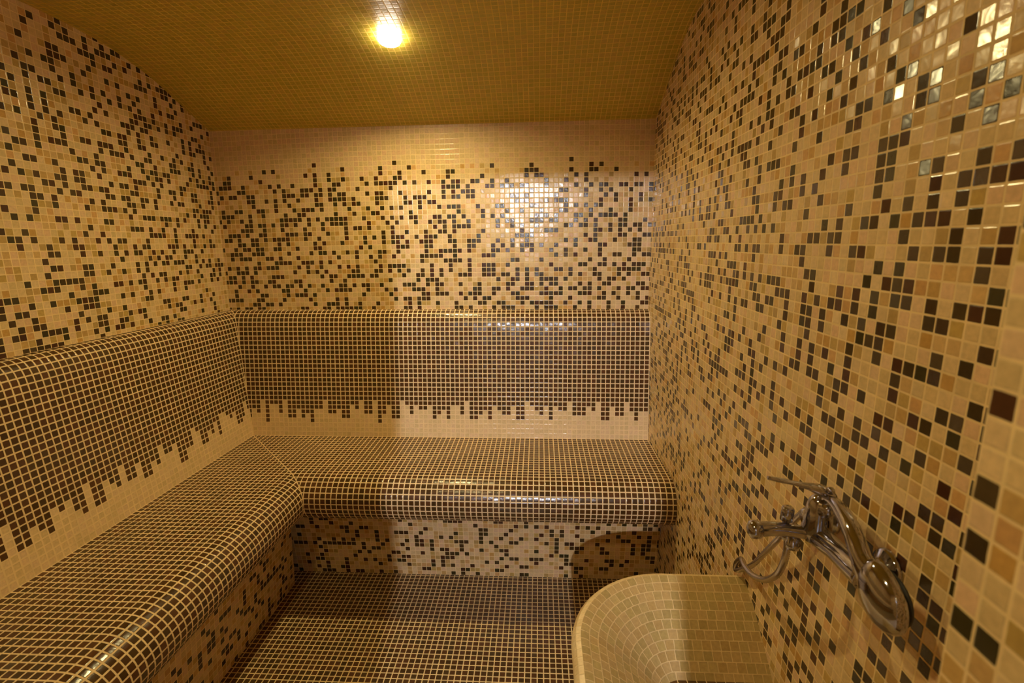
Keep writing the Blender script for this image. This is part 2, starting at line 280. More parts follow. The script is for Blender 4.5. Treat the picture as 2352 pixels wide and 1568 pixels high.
# ---------------------------------------------------------------- materials
def mosaic_material(name, grout=(240, 212, 158), gw=0.06, rough=0.22, bump=0.35, coat=0.0, spec=0.5):
    m = bpy.data.materials.new(name); m.use_nodes = True
    nt = m.node_tree; N = nt.nodes; K = nt.links
    for n in list(N): N.remove(n)
    out = N.new('ShaderNodeOutputMaterial'); bs = N.new('ShaderNodeBsdfPrincipled')
    K.new(bs.outputs[0], out.inputs[0])
    uv = N.new('ShaderNodeUVMap'); uv.uv_map = 'lattice'
    fr = N.new('ShaderNodeVectorMath'); fr.operation = 'FRACTION'; K.new(uv.outputs[0], fr.inputs[0])
    ce = N.new('ShaderNodeVectorMath'); ce.operation = 'SUBTRACT'; K.new(fr.outputs[0], ce.inputs[0]); ce.inputs[1].default_value = (.5, .5, 0)
    ab = N.new('ShaderNodeVectorMath'); ab.operation = 'ABSOLUTE'; K.new(ce.outputs[0], ab.inputs[0])
    # slight hand-cut unevenness of the tile edge
    no = N.new('ShaderNodeTexNoise'); no.inputs['Scale'].default_value = 1.7; no.inputs['Detail'].default_value = 1
    K.new(uv.outputs[0], no.inputs['Vector'])
    no2 = N.new('ShaderNodeMath'); no2.operation = 'MULTIPLY_ADD'; K.new(no.outputs['Fac'], no2.inputs[0]); no2.inputs[1].default_value = 0.05; no2.inputs[2].default_value = -0.025
    sp = N.new('ShaderNodeSeparateXYZ'); K.new(ab.outputs[0], sp.inputs[0])
    # rounded-box distance inside the cell
    rr = 0.06; h = 0.5-gw-rr
    sx = N.new('ShaderNodeMath'); sx.operation = 'SUBTRACT'; K.new(sp.outputs[0], sx.inputs[0]); sx.inputs[1].default_value = h
    sy = N.new('ShaderNodeMath'); sy.operation = 'SUBTRACT'; K.new(sp.outputs[1], sy.inputs[0]); sy.inputs[1].default_value = h
    mx = N.new('ShaderNodeMath'); mx.operation = 'MAXIMUM'; K.new(sx.outputs[0], mx.inputs[0]); mx.inputs[1].default_value = 0
    my = N.new('ShaderNodeMath'); my.operation = 'MAXIMUM'; K.new(sy.outputs[0], my.inputs[0]); my.inputs[1].default_value = 0
    cb = N.new('ShaderNodeCombineXYZ'); K.new(mx.outputs[0], cb.inputs[0]); K.new(my.outputs[0], cb.inputs[1])
    le = N.new('ShaderNodeVectorMath'); le.operation = 'LENGTH'; K.new(cb.outputs[0], le.inputs[0])
    dd = N.new('ShaderNodeMath'); dd.operation = 'SUBTRACT'; K.new(le.outputs['Value'], dd.inputs[0]); dd.inputs[1].default_value = rr
    d2 = N.new('ShaderNodeMath'); d2.operation = 'ADD'; K.new(dd.outputs[0], d2.inputs[0]); K.new(no2.outputs[0], d2.inputs[1])
    mk = N.new('ShaderNodeMapRange'); mk.interpolation_type = 'SMOOTHSTEP'
    K.new(d2.outputs[0], mk.inputs['Value']); mk.inputs['From Min'].default_value = -0.02; mk.inputs['From Max'].default_value = 0.02
    mk.inputs['To Min'].default_value = 1; mk.inputs['To Max'].default_value = 0   # 1 = tile, 0 = grout
    at = N.new('ShaderNodeAttribute'); at.attribute_name = 'tile_color'
    # cloudy glass body of each tile
    tn = N.new('ShaderNodeTexNoise'); tn.inputs['Scale'].default_value = 3.0; tn.inputs['Detail'].default_value = 3
    K.new(uv.outputs[0], tn.inputs['Vector'])
    tv = N.new('ShaderNodeMapRange'); K.new(tn.outputs['Fac'], tv.inputs['Value']); tv.inputs['From Min'].default_value = .3; tv.inputs['From Max'].default_value = .7
    tv.inputs['To Min'].default_value = .90; tv.inputs['To Max'].default_value = 1.08
    tm = N.new('ShaderNodeVectorMath'); tm.operation = 'SCALE'; K.new(at.outputs['Color'], tm.inputs[0]); K.new(tv.outputs[0], tm.inputs['Scale'])
    gn = N.new('ShaderNodeTexNoise'); gn.inputs['Scale'].default_value = 0.35; gn.inputs['Detail'].default_value = 4; K.new(uv.outputs[0], gn.inputs['Vector'])
    gv = N.new('ShaderNodeMapRange'); K.new(gn.outputs['Fac'], gv.inputs['Value']); gv.inputs['From Min'].default_value = .3; gv.inputs['From Max'].default_value = .7
    gv.inputs['To Min'].default_value = .86; gv.inputs['To Max'].default_value = 1.05
    gm = N.new('ShaderNodeVectorMath'); gm.operation = 'SCALE'; gm.inputs[0].default_value = s2l(grout); K.new(gv.outputs[0], gm.inputs['Scale'])
    mixc = N.new('ShaderNodeMix'); mixc.data_type = 'RGBA'
    K.new(mk.outputs[0], mixc.inputs['Factor']); K.new(gm.outputs[0], mixc.inputs[6]); K.new(tm.outputs[0], mixc.inputs[7])
    K.new(mixc.outputs[2], bs.inputs['Base Color'])
    ro = N.new('ShaderNodeMapRange'); K.new(mk.outputs[0], ro.inputs['Value']); ro.inputs['To Min'].default_value = .75; ro.inputs['To Max'].default_value = rough
    K.new(ro.outputs[0], bs.inputs['Roughness'])
    si = N.new('ShaderNodeMapRange'); K.new(mk.outputs[0], si.inputs['Value']); si.inputs['To Min'].default_value = .2; si.inputs['To Max'].default_value = spec
    K.new(si.outputs[0], bs.inputs['Specular IOR Level'])
    # pillowed tile + ripples + every tile set at its own small angle
    pr = N.new('ShaderNodeMapRange'); K.new(d2.outputs[0], pr.inputs['Value']); pr.inputs['From Min'].default_value = -0.14; pr.inputs['From Max'].default_value = 0.03
    pr.inputs['To Min'].default_value = 1; pr.inputs['To Max'].default_value = 0; pr.interpolation_type = 'SMOOTHSTEP'
    rp = N.new('ShaderNodeTexNoise'); rp.inputs['Scale'].default_value = 2.2; rp.inputs['Detail'].default_value = 2; K.new(uv.outputs[0], rp.inputs['Vector'])
    hs = N.new('ShaderNodeMath'); hs.operation = 'MULTIPLY_ADD'; K.new(rp.outputs['Fac'], hs.inputs[0]); hs.inputs[1].default_value = .45; K.new(pr.outputs[0], hs.inputs[2])
    ge = N.new('ShaderNodeNewGeometry'); ti = N.new('ShaderNodeAttribute'); ti.attribute_name = 'tile_tilt'
    an = N.new('ShaderNodeVectorMath'); an.operation = 'ADD'; K.new(ge.outputs['Normal'], an.inputs[0]); K.new(ti.outputs['Vector'], an.inputs[1])
    nn = N.new('ShaderNodeVectorMath'); nn.operation = 'NORMALIZE'; K.new(an.outputs[0], nn.inputs[0])
    bp = N.new('ShaderNodeBump'); bp.inputs['Strength'].default_value = bump; bp.inputs['Distance'].default_value = 0.0012
    K.new(hs.outputs[0], bp.inputs['Height']); K.new(nn.outputs[0], bp.inputs['Normal'])
    K.new(bp.outputs[0], bs.inputs['Normal'])
    return m

def plain_material(name, col, rough=.5, metal=0.0, noise=0.0, bump=0.0, emit=None, estr=0.0):
    m = bpy.data.materials.new(name); m.use_nodes = True
    nt = m.node_tree; N = nt.nodes; K = nt.links; bs = N['Principled BSDF']
    bs.inputs['Base Color'].default_value = (*col, 1); bs.inputs['Roughness'].default_value = rough; bs.inputs['Metallic'].default_value = metal
    tc = N.new('ShaderNodeTexCoord'); no = N.new('ShaderNodeTexNoise'); no.inputs['Scale'].default_value = 60
    K.new(tc.outputs['Object'], no.inputs['Vector'])
    mr = N.new('ShaderNodeMapRange'); K.new(no.outputs['Fac'], mr.inputs['Value'])
    mr.inputs['To Min'].default_value = max(rough-noise, 0.02); mr.inputs['To Max'].default_value = rough+noise
    K.new(mr.outputs[0], bs.inputs['Roughness'])
    if bump:
        b = N.new('ShaderNodeBump'); b.inputs['Strength'].default_value = bump; b.inputs['Distance'].default_value = .001
        K.new(no.outputs['Fac'], b.inputs['Height']); K.new(b.outputs[0], bs.inputs['Normal'])
    if emit:
        bs.inputs['Emission Color'].default_value = (*emit, 1); bs.inputs['Emission Strength'].default_value = estr
    return m

M_WALL = mosaic_material('mixed_mosaic', gw=0.06, rough=.20, bump=.45)
M_CEIL = mosaic_material('ceiling_mosaic', grout=(236, 208, 112), gw=0.07, rough=.35, bump=.35)
M_FIELD = mosaic_material('brown_mosaic', grout=(244, 216, 168), gw=0.095, rough=.20, bump=.5)
M_FLOOR = mosaic_material('floor_mosaic', grout=(240, 212, 158), gw=0.09, rough=.30, bump=.4)
M_BASIN = mosaic_material('basin_mosaic', grout=(222, 194, 140), gw=0.045, rough=.32, bump=.5)
M_CHROME = plain_material('polished_chrome', (.48, .48, .57), .07, 1.0, .02)
M_HOSE = plain_material('brushed_steel_hose', (.55, .51, .52), .22, 1.0, .06, .5)
M_WHITE = plain_material('white_painted_metal', (.8, .8, .78), .4)
M_DARK = plain_material('dark_rubber', (.03, .03, .03), .5)
M_LENS = plain_material('lit_frosted_glass', (.9, .88, .8), .4, emit=WARM, estr=LAMP_W)
M_LENS_B = plain_material('dimmer_lit_glass', (.9, .88, .8), .4, emit=WARM, estr=LAMP_W*.5)
M_RIM = plain_material('glowing_glass_ring', (.9, .88, .8), .4, emit=(1.0, .86, .70), estr=30.0)
M_COOL = plain_material('lit_cool_diffuser', (.9, .9, .9), .4, emit=DOOR_COL, estr=DOOR_LIGHT)
M_PAINT = plain_material('white_plaster', (.55, .55, .53), .7, noise=.1, bump=.2)
M_FRAME = plain_material('aluminium_frame', (.5, .5, .5), .35, .9)

# ---------------------------------------------------------------- tile colours
RND = random.Random(11)
CREAM = [(226, 196, 150), (222, 192, 142), (226, 192, 152), (218, 190, 140), (226, 188, 148)]
PALE = [(236, 206, 160), (232, 202, 154), (236, 204, 162), (228, 200, 150)]
TAN = [(202, 164, 102), (194, 162, 94), (208, 162, 106), (188, 156, 96), (210, 172, 114), (214, 178, 124), (200, 156, 88)]
DARK = [(70, 50, 24), (62, 47, 22), (74, 42, 25), (58, 51, 25), (66, 45, 26), (74, 58, 34)]
FIELD = [(84, 54, 25), (78, 52, 25), (88, 56, 28), (72, 50, 23), (80, 58, 30), (92, 58, 32)]
BASIN = [(188, 162, 106), (182, 158, 100), (192, 162, 108), (178, 154, 98), (186, 156, 100)]
CEILC = [(196, 172, 62), (190, 170, 58), (200, 170, 70), (194, 174, 68)]
def pick(pal, var=0.04):
    c = s2l(RND.choice(pal)); f = 1+RND.uniform(-var, var)
    return (c[0]*f, c[1]*f, c[2]*f, 1.0)

# ---------------------------------------------------------------- measured unevenness of the tiling
def delta(C, a, b):
    u = np.asarray(a, float)/60; v = np.asarray(b, float)/20
    M = np.stack([u**p*v**q for p in range(4) for q in range(4-p)], -1)
    return M @ np.array(C)
CL = {'B': (-5, 87, -1, 33), 'L': (0, 48, -2, 46), 'R': (0, 81, -26, 44)}
def dlt(side, a, b):
    lo0, hi0, lo1, hi1 = CL[side]
    return delta({'B': DEL_B, 'L': DEL_L, 'R': DEL_R}[side], np.clip(a, lo0, hi0), np.clip(b, lo1, hi1))
def inv(side, i, j):
    a = float(i); b = float(j)
    for _ in range(12):
        d = dlt(side, a, b); a = i-d[0]; b = j-d[1]
    return a, b
def unpack(P):
    c0, c1, r0, r1, s = P; S = set()
    for j, row in zip(range(r0, r1+1), s):
        for i in row: S.add((i, j))
    return S

# ---------------------------------------------------------------- surface builder
def tile_mesh(name, P, UV, color, tilt=.02, smooth=False, mat=None, parent=None, cellrand=None):
    """P: (n,m) list of points, UV: matching lattice coordinates, one quad per entry; color(i,j) per cell."""
    n, m = len(P), len(P[0])
    verts = [P[i][j] for i in range(n) for j in range(m)]
    faces = []; uvs = []; cols = []; tilts = []; cache = {}
    for i in range(n-1):
        for j in range(m-1):
            idx = (i*m+j, (i+1)*m+j, (i+1)*m+j+1, i*m+j+1)
            a, b, c, d = (verts[k] for k in idx)
            area = ((c-a).cross(d-b)).length
            if area < 1e-8: continue
            q = [UV[i][j], UV[i+1][j], UV[i+1][j+1], UV[i][j+1]]
            cu = sum(x[0] for x in q)/4; cv = sum(x[1] for x in q)/4
            key = (math.floor(cu), math.floor(cv))
            if key not in cache:
                cache[key] = (color(*key), (RND.gauss(0, tilt), RND.gauss(0, tilt), RND.gauss(0, tilt)))
            faces.append(idx); uvs.extend(q); cols.append(cache[key][0]); tilts.append(cache[key][1])
    me = bpy.data.meshes.new(name)
    me.from_pydata([tuple(v) for v in verts], [], faces)
    ul = me.uv_layers.new(name='lattice')
    ul.data.foreach_set('uv', np.array(uvs, dtype=np.float32).ravel())
    ca = me.attributes.new('tile_color', 'FLOAT_COLOR', 'FACE'); ca.data.foreach_set('color', np.array(cols, dtype=np.float32).ravel())
    ta = me.attributes.new('tile_tilt', 'FLOAT_VECTOR', 'FACE'); ta.data.foreach_set('vector', np.array(tilts, dtype=np.float32).ravel())
    me.polygons.foreach_set('use_smooth', [smooth]*len(me.polygons))
    me.update()
    return link_mesh(name, me, mat, parent)

def jit(k=0.0004): return Vector((RND.uniform(-k, k), RND.uniform(-k, k), RND.uniform(-k, k)))

def wall_surface(name, side, i0, i1, j0, j1, place, color, amax=None, amin=None, bmax=None, bmin=None, tilt=.02, mat=None):
    """wall laid out on the measured lattice; coordinates a (along) and b (up) in tiles from the corner."""
    P = []; UV = []
    for i in range(i0, i1+1):
        rp = []; ru = []
        for j in range(j0, j1+1):
            a, b = inv(side, i-.5, j-.5)
            if amax is not None: a = min(a, amax)
            if amin is not None: a = max(a, amin)
            if bmax is not None: b = min(b, bmax)
            if bmin is not None: b = max(b, bmin)
            d = dlt(side, a, b)
            rp.append(place(a, b)); ru.append((a+d[0]+.5, b+d[1]+.5))
        P.append(rp); UV.append(ru)
    # cells are numbered by their centre, so UV floor() gives the cell index
    return tile_mesh(name, P, UV, color, tilt, False, mat or M_WALL)

def mixed_color(S, creamrow=None, tan=.36):
    def f(i, j):
        if (i, j) in S: return pick(DARK, .12)
        if creamrow is not None and j >= creamrow: return pick(CREAM)
        t = tan
        if creamrow is not None and j > creamrow-4: t = tan*(creamrow-j)/5
        return pick(TAN, .07) if RND.random() < t else pick(CREAM)
    return f

# ================================================================= ROOM SHELL
SB, SL, SR = unpack(PAT_B), unpack(PAT_L), unpack(PAT_R)
# back wall: a = (x-X0)/T-.5, b = (z-ZB)/T-.5   (cell centres are integers)
back = wall_surface('wall_back', 'B', -7, 91, -6, 44,
    lambda a, b: Vector((X0+(a+.5)*T, D0, ZB+(b+.5)*T)), mixed_color(SB, 30, .36),
    amin=(L0-X0)/T-.5, amax=(R0-X0)/T-.5, bmax=(1.99-ZB)/T, tilt=.015)
tag(back, kind='structure')
def placeL(a, b):
    y = D0-a*T/math.sqrt(1+KL*KL); return Vector((lx(y), y, ZB+(b+.5)*T))
def placeR(a, b):
    y = D0-a*T/math.sqrt(1+KR*KR); return Vector((rx(y), y, ZB+(b+.5)*T))
amaxw = (D0-YF)/T
left = wall_surface('wall_left', 'L', -3, int(amaxw)+4, -6, 52, placeL, mixed_color(SL), amin=0, amax=amaxw)
tag(left, kind='structure')
right = wall_surface('wall_right', 'R', -4, int(amaxw)+5, -60, 54, placeR, mixed_color(SR), amin=0, amax=amaxw, bmin=(0-ZB)/T-.5, tilt=.05)
tag(right, kind='structure')

# pilaster beside the doorway, at the right edge of the view
rp = random.Random(5)
SP = set((i, j) for i in range(-10, 70) for j in range(-10, 120) if rp.random() < .25)
def grid_plane(name, org, du, dv, nu, nv, color, tilt=.02, mat=None, smooth=False, parent=None, uoff=0.0, voff=0.0):
    """plain rectangle of mosaic; nu, nv in tiles (may be fractional)"""
    us = sorted(set([0.0, float(nu)]+[k-uoff for k in range(math.floor(uoff)-1, int(nu+uoff)+2) if 0 < k-uoff < nu]))
    vs_ = sorted(set([0.0, float(nv)]+[k-voff for k in range(math.floor(voff)-1, int(nv+voff)+2) if 0 < k-voff < nv]))
    P = [[org+du*(u*T)+dv*(v*T) for v in vs_] for u in us]
    UV = [[(u+uoff, v+voff) for v in vs_] for u in us]
    return tile_mesh(name, P, UV, color, tilt, smooth, mat or M_WALL, parent)
ex, ey, ez = Vector((1, 0, 0)), Vector((0, 1, 0)), Vector((0, 0, 1))
pil = grid_plane('wall_pilaster', Vector((PX, PY, 0)), -ey, ez, (PY-YF)/T, 2.2/T, mixed_color(SP), mat=M_WALL, voff=.4, tilt=.04)
tag(pil, kind='structure')
pil2 = grid_plane('wall_pilaster_return', Vector((PX, PY, 0)), ex, ez, (rx(PY)-PX+.01)/T, 2.2/T, mixed_color(SP), mat=M_WALL)
tag(pil2, kind='structure')

# vaulted ceiling
VY = [(2.345, 1.938), (2.30, 1.958), (2.25, 1.982), (2.2, 2.006), (2.15, 2.031), (2.1, 2.055), (2.05, 2.079), (2.0, 2.099), (1.95, 2.116), (1.9, 2.130), (1.85, 2.141), (1.8, 2.149), (1.7, 2.158), (1.6, 2.163), (1.4, 2.166), (YF-.02, 2.166)]
def vault_z(x, y):
    ys = [p[0] for p in VY][::-1]; zs = [p[1] for p in VY][::-1]
    z = float(np.interp(y, ys, zs))
    t = min(max((2.33-y)/.4, 0), 1)
    return z + .026*((x+.49)/.98)*t + .006*((x+.49)/.98)*(1-t)
arc = [0.0]; yy = [2.345]
while yy[-1] > YF-.02:
    y = yy[-1]; s = math.hypot(.01, vault_z(-.5, y-.01)-vault_z(-.5, y)); arc.append(arc[-1]+s); yy.append(y-.01)
vmax = arc[-1]/T
vl = [0.0]+[float(k) for k in range(1, int(vmax)+1)]+[vmax]
P = []; UV = []
xs_ = [L0-.12]+[X0+k*T for k in range(-9, 92)]+[R0+.12]
xs_ = sorted(x for x in xs_ if L0-.13 < x < R0+.13)
for x in xs_:
    rp_ = []; ru_ = []
    for v in vl:
        y = float(np.interp(v*T, arc, yy)); rp_.append(Vector((x, y, vault_z(x, y)))); ru_.append(((x-X0)/T+40, v))
    P.append(rp_); UV.append(ru_)
ceil = tile_mesh('ceiling', P, UV, lambda i, j: pick(CEILC, .05), .015, True, M_CEIL)
tag(ceil, kind='structure')

# floor
floor = grid_plane('floor', Vector((L0-.12, YF, 0)), ex, ey, (R0-L0+.24)/T, (D0-YF)/T, lambda i, j: pick(FIELD, .1), mat=M_FLOOR, uoff=.3, voff=.2)
tag(floor, kind='structure')

# front wall behind the camera, with the doorway
DX0, DX1, DZ = -.273, .08, 1.89
def fw_piece(name, x0, x1, z0, z1):
    S_ = set((i, j) for i in range(-10, 90) for j in range(-10, 120) if rp.random() < .25)
    o = grid_plane(name, Vector((x1, YF, z0)), -ex, ez, (x1-x0)/T, (z1-z0)/T, mixed_color(S_), mat=M_WALL); tag(o, kind='structure')
fw_piece('wall_front', L0-.12, DX0, 0, 2.17)
fw_piece('wall_front_lintel', DX0, DX1, DZ, 2.17)
fw_piece('wall_front_right', DX1, PX, 0, 2.17)

def box_mesh(name, x0, x1, y0, y1, z0, z1, mat, bev=0.0, parent=None):
    bm = bmesh.new(); bmesh.ops.create_cube(bm, size=1)
    for v in bm.verts:
        v.co = Vector(((x0+x1)/2+v.co.x*(x1-x0), (y0+y1)/2+v.co.y*(y1-y0), (z0+z1)/2+v.co.z*(z1-z0)))
    if bev: bmesh.ops.bevel(bm, geom=list(bm.edges), offset=bev, segments=2, affect='EDGES', profile=.5)
    me = bpy.data.meshes.new(name); bm.to_mesh(me); bm.free()
    return link_mesh(name, me, mat, parent)
j = box_mesh('trim_1', DX0-.03, DX0, YF-.10, YF+.005, 0, DZ+.03, M_FRAME, .003); tag(j, kind='structure')
j = box_mesh('trim_2', DX0, DX1, YF-.10, YF+.005, DZ, DZ+.03, M_FRAME, .003); tag(j, kind='structure')
# passage outside the doorway
j = box_mesh('wall_passage', -1.3, 1.3, -1.95, -1.85, 0, 2.3, M_PAINT); tag(j, kind='structure')
j = box_mesh('floor_passage', -1.3, 1.3, -1.85, YF, -.05, 0, M_PAINT); tag(j, kind='structure')

# ================================================================= BENCH
bench = empty('tiled_bench', (-.5, 2.0, 0))
tag(bench, 'L-shaped built-in mosaic bench with brown tiled seat and sloping backrest along back and left walls', 'bench')

def profile_points(pts, sub=1):
    """resample a profile (offset, z) on tile lines measured from the first point"""
    d = [0.0]
    for a, b in zip(pts[:-1], pts[1:]): d.append(d[-1]+math.hypot(b[0]-a[0], b[1]-a[1]))
    n = d[-1]/T; vs_ = [k/sub for k in range(int(n*sub)+1)]
    if n-vs_[-1] > 1e-3: vs_.append(n)
    return [(v, float(np.interp(v*T, d, [p[0] for p in pts])), float(np.interp(v*T, d, [p[1] for p in pts]))) for v in vs_]

def arc_pts(cx, cz, r, a0, a1, n):
    return [(cx+r*math.cos(math.radians(a0+(a1-a0)*k/n)), cz+r*math.sin(math.radians(a0+(a1-a0)*k/n))) for k in range(n+1)]

BACK_P = [(.119, ZS), (.068, 1.045), (.064, 1.075), (.057, 1.102), (.046, 1.121), (.030, 1.133), (.012, 1.1375), (-.01, 1.1375)]
SEAT_P = [(.119, ZS), (.495, ZS)] + arc_pts(.495, ZS-.092, .092, 90, -80, 18)[1:] + [(.46, ZS-.178)]
BASE_B = [(.345, 0.0), (.405, .40)]
BASE_L = [(.428, 0.0), (.455, .40)]

def run(name, pts, side, color, mat, sub=1, smooth=True, tilt=.02, fine=None, parent=bench):
    pr = profile_points(pts, sub)
    if fine is not None: pr = fine
    P = []; UV = []
    if side == 'B':
        n0, n1 = -6, 92
        for i in range(n0, n1+1):
            rp_ = []; ru_ = []
            for v, o, z in pr:
                x = X0+i*T; y = D0-o
                x = min(max(x, lx(y)+o), rx(y)-.001)
                rp_.append(Vector((x, y, z))); ru_.append(((x-X0)/T+20, v))
            P.append(rp_); UV.append(ru_)
        P = P[::-1]; UV = UV[::-1]
    else:
        yc = D0-.100
        n1 = int((yc-YF)/T)+2
        for i in range(-6, n1+1):
            rp_ = []; ru_ = []
            for v, o, z in pr:
                y = yc-i*T; y = max(min(y, D0-o), YF+.01)
                rp_.append(Vector((lx(y)+o, y, z))); ru_.append(((yc-y)/T+20, v))
            P.append(rp_); UV.append(ru_)
    return tile_mesh(name, P, UV, color, tilt, smooth, mat, parent)

DRIP_B = [4,2,3,0,5,1,1,3,0,4,4,2,4,3,5,2,2,0,3,3,2,4,4,1,2,0,3,3,0,5,3,1,4,4,0,1,3,1,2,2,1,4,3,2,4,1,1,3,0,4,4,3,2,4,1,2,3,3,1,4,4,0,1,2,3,1,4,1,2,2,0,3,3,3,1,2,0,4,4,1,3,3,0,2,4,2,2]
DRIP_L = [2,0,3,4,4,1,2,1,0,0,4,1,3,2,4,4,1,0,3,3,5,5,1,2,2,0,3,2,4,4,1,3,3,0,3,2,1,4,4,0,4,3,1,2,1,4,3,2,4,4,0,4]
rd = random.Random(3)
while len(DRIP_L) < 150: DRIP_L.append(rd.choice([0, 1, 1, 2, 2, 3, 3, 4, 4]))
def drip(tab, off=0):
    def f(i, j):
        k = i-20+off
        d = tab[k] if 0 <= k < len(tab) else 2
        return pick(FIELD, .10) if j >= 8-d else pick(PALE, .03)
    return f
br = run('backrest', BACK_P, 'B', drip(DRIP_B), M_FIELD, sub=2)
bl = run('backrest', BACK_P, 'L', drip(DRIP_L), M_FIELD, sub=2)
sb = run('seat', SEAT_P, 'B', lambda i, j: pick(FIELD, .10), M_FIELD, sub=2)
sl = run('seat', SEAT_P, 'L', lambda i, j: pick(FIELD, .10), M_FIELD, sub=2)
rb = random.Random(8)
SQ = set((i, j) for i in range(0, 200) for j in range(-2, 30) if rb.random() < .24)
pb = run('base_panel', BASE_B, 'B', mixed_color(SQ), M_WALL, smooth=False)
plm = run('base_panel', BASE_L, 'L', mixed_color(SQ), M_WALL, smooth=False)
pb['label'] = 'cream, tan and brown mosaic base panel under the back seat'
plm['label'] = 'cream, tan and brown mosaic base panel under the left seat'
br['label'] = 'brown tiled backrest on the back wall with ragged cream lower border'
bl['label'] = 'brown tiled backrest on the left wall with ragged cream lower border'

def tube_mesh(name, pts, rad, mat, parent=None, seg=10, caps=True, ribs=0.0):
    pts = [Vector(p) for p in pts]
    rads = rad if isinstance(rad, (list, tuple)) else [rad]*len(pts)
    bm = bmesh.new(); rings = []
    t0 = (pts[1]-pts[0]).normalized(); ref = Vector((0, 0, 1)) if abs(t0.z) < .9 else Vector((1, 0, 0))
    nrm = (ref-t0*ref.dot(t0)).normalized()
    for k, p in enumerate(pts):
        t = (pts[min(k+1, len(pts)-1)]-pts[max(k-1, 0)]).normalized()
        nrm = (nrm-t*nrm.dot(t)).normalized(); bi = t.cross(nrm)
        r = rads[k]*(1+(ribs if k % 2 else -ribs))
        rings.append([bm.verts.new(p+nrm*(r*math.cos(2*math.pi*q/seg))+bi*(r*math.sin(2*math.pi*q/seg))) for q in range(seg)])
    for a, b in zip(rings[:-1], rings[1:]):
        for q in range(seg): bm.faces.new((a[q], a[(q+1) % seg], b[(q+1) % seg], b[q]))
    if caps: bm.faces.new(rings[0][::-1]); bm.faces.new(rings[-1])
    bmesh.ops.recalc_face_normals(bm, faces=bm.faces)
    me = bpy.data.meshes.new(name); bm.to_mesh(me); bm.free()
    for p in me.polygons: p.use_smooth = True
    return link_mesh(name, me, mat, parent)

def spline(ctrl, n=12):
    P_ = [Vector(c) for c in ctrl]; P_ = [P_[0]*2-P_[1]]+P_+[P_[-1]*2-P_[-2]]; out = []
    for k in range(1, len(P_)-2):
        for q in range(n):
            t = q/n; a, b, c, d = P_[k-1:k+3]
            out.append(.5*((2*b)+(c-a)*t+(2*a-5*b+4*c-d)*t*t+(3*b-a-3*c+d)*t**3))
    out.append(P_[-2]); return out
def lerp_r(rs, n, m):
    return list(np.interp(np.linspace(0, len(rs)-1, n), range(len(rs)), rs))

# pale grout line along the mitre where the two seats meet
def mitre_line(name, pr, lift):
    pts = []
    for v, o, z in profile_points(pr, 2): pts.append((lx(D0-o)+o, D0-o, z))
    o_ = tube_mesh(name, pts, .0022, M_GROUT, bench, 6)
    return o_
M_GROUT = plain_material('pale_grout', s2l((236, 206, 158)), .8, noise=.1, bump=.2)
mitre_line('grout_joint', SEAT_P[:-1], 0)
mitre_line('grout_joint', BACK_P[:-1], 0)

# ================================================================= BASIN
basin = empty('wall_basin', (.35, .85, 0))
tag(basin, 'rounded cream mosaic wash basin built out from the right wall below the chrome mixer', 'basin')
BX0, BY0, BY1, BR = .072, .46, 1.205, .25
def plan(s, d):
    """outline inset by d; s in 0..1 pieces: front wall end -> front corner -> left side -> back corner -> wall end"""
    r = max(BR-d, .008); cx = BX0+BR; cyb = BY1-BR; cyf = BY0+BR
    xb = rx(BY1)+.01
    Ls = [xb-cx, r*math.pi/2, cyb-cyf, r*math.pi/2, xb-cx]
    return Ls, cx, cyf, cyb, r, xb
def plan_pt(d, l):
    Ls, cx, cyf, cyb, r, xb = plan(0, d)
    if l < Ls[0]: return Vector((xb-l, cyb+r, 0))
    l -= Ls[0]
    if l < Ls[1]: a = math.pi/2+l/r; return Vector((cx+r*math.cos(a), cyb+r*math.sin(a), 0))
    l -= Ls[1]
    if l < Ls[2]: return Vector((cx-r, cyb-l, 0))
    l -= Ls[2]
    if l < Ls[3]: a = math.pi+l/r; return Vector((cx+r*math.cos(a), cyf+r*math.sin(a), 0))
    l -= Ls[3]
    return Vector((cx+min(l, Ls[4]), cyf-r, 0))
ZR = .600
prof_in = [(.020, ZR), (.028, ZR-.001), (.036, ZR-.005), (.044, ZR-.010)]
for k in range(1, 11):
    t = k/10; prof_in.append((.044+.161*t, ZR-.010-.125*(t**1.25)))
def dist_prof(pr):
    d = [0.0]
    for a, b in zip(pr[:-1], pr[1:]): d.append(d[-1]+math.hypot(b[0]-a[0], b[1]-a[1]))
    return d
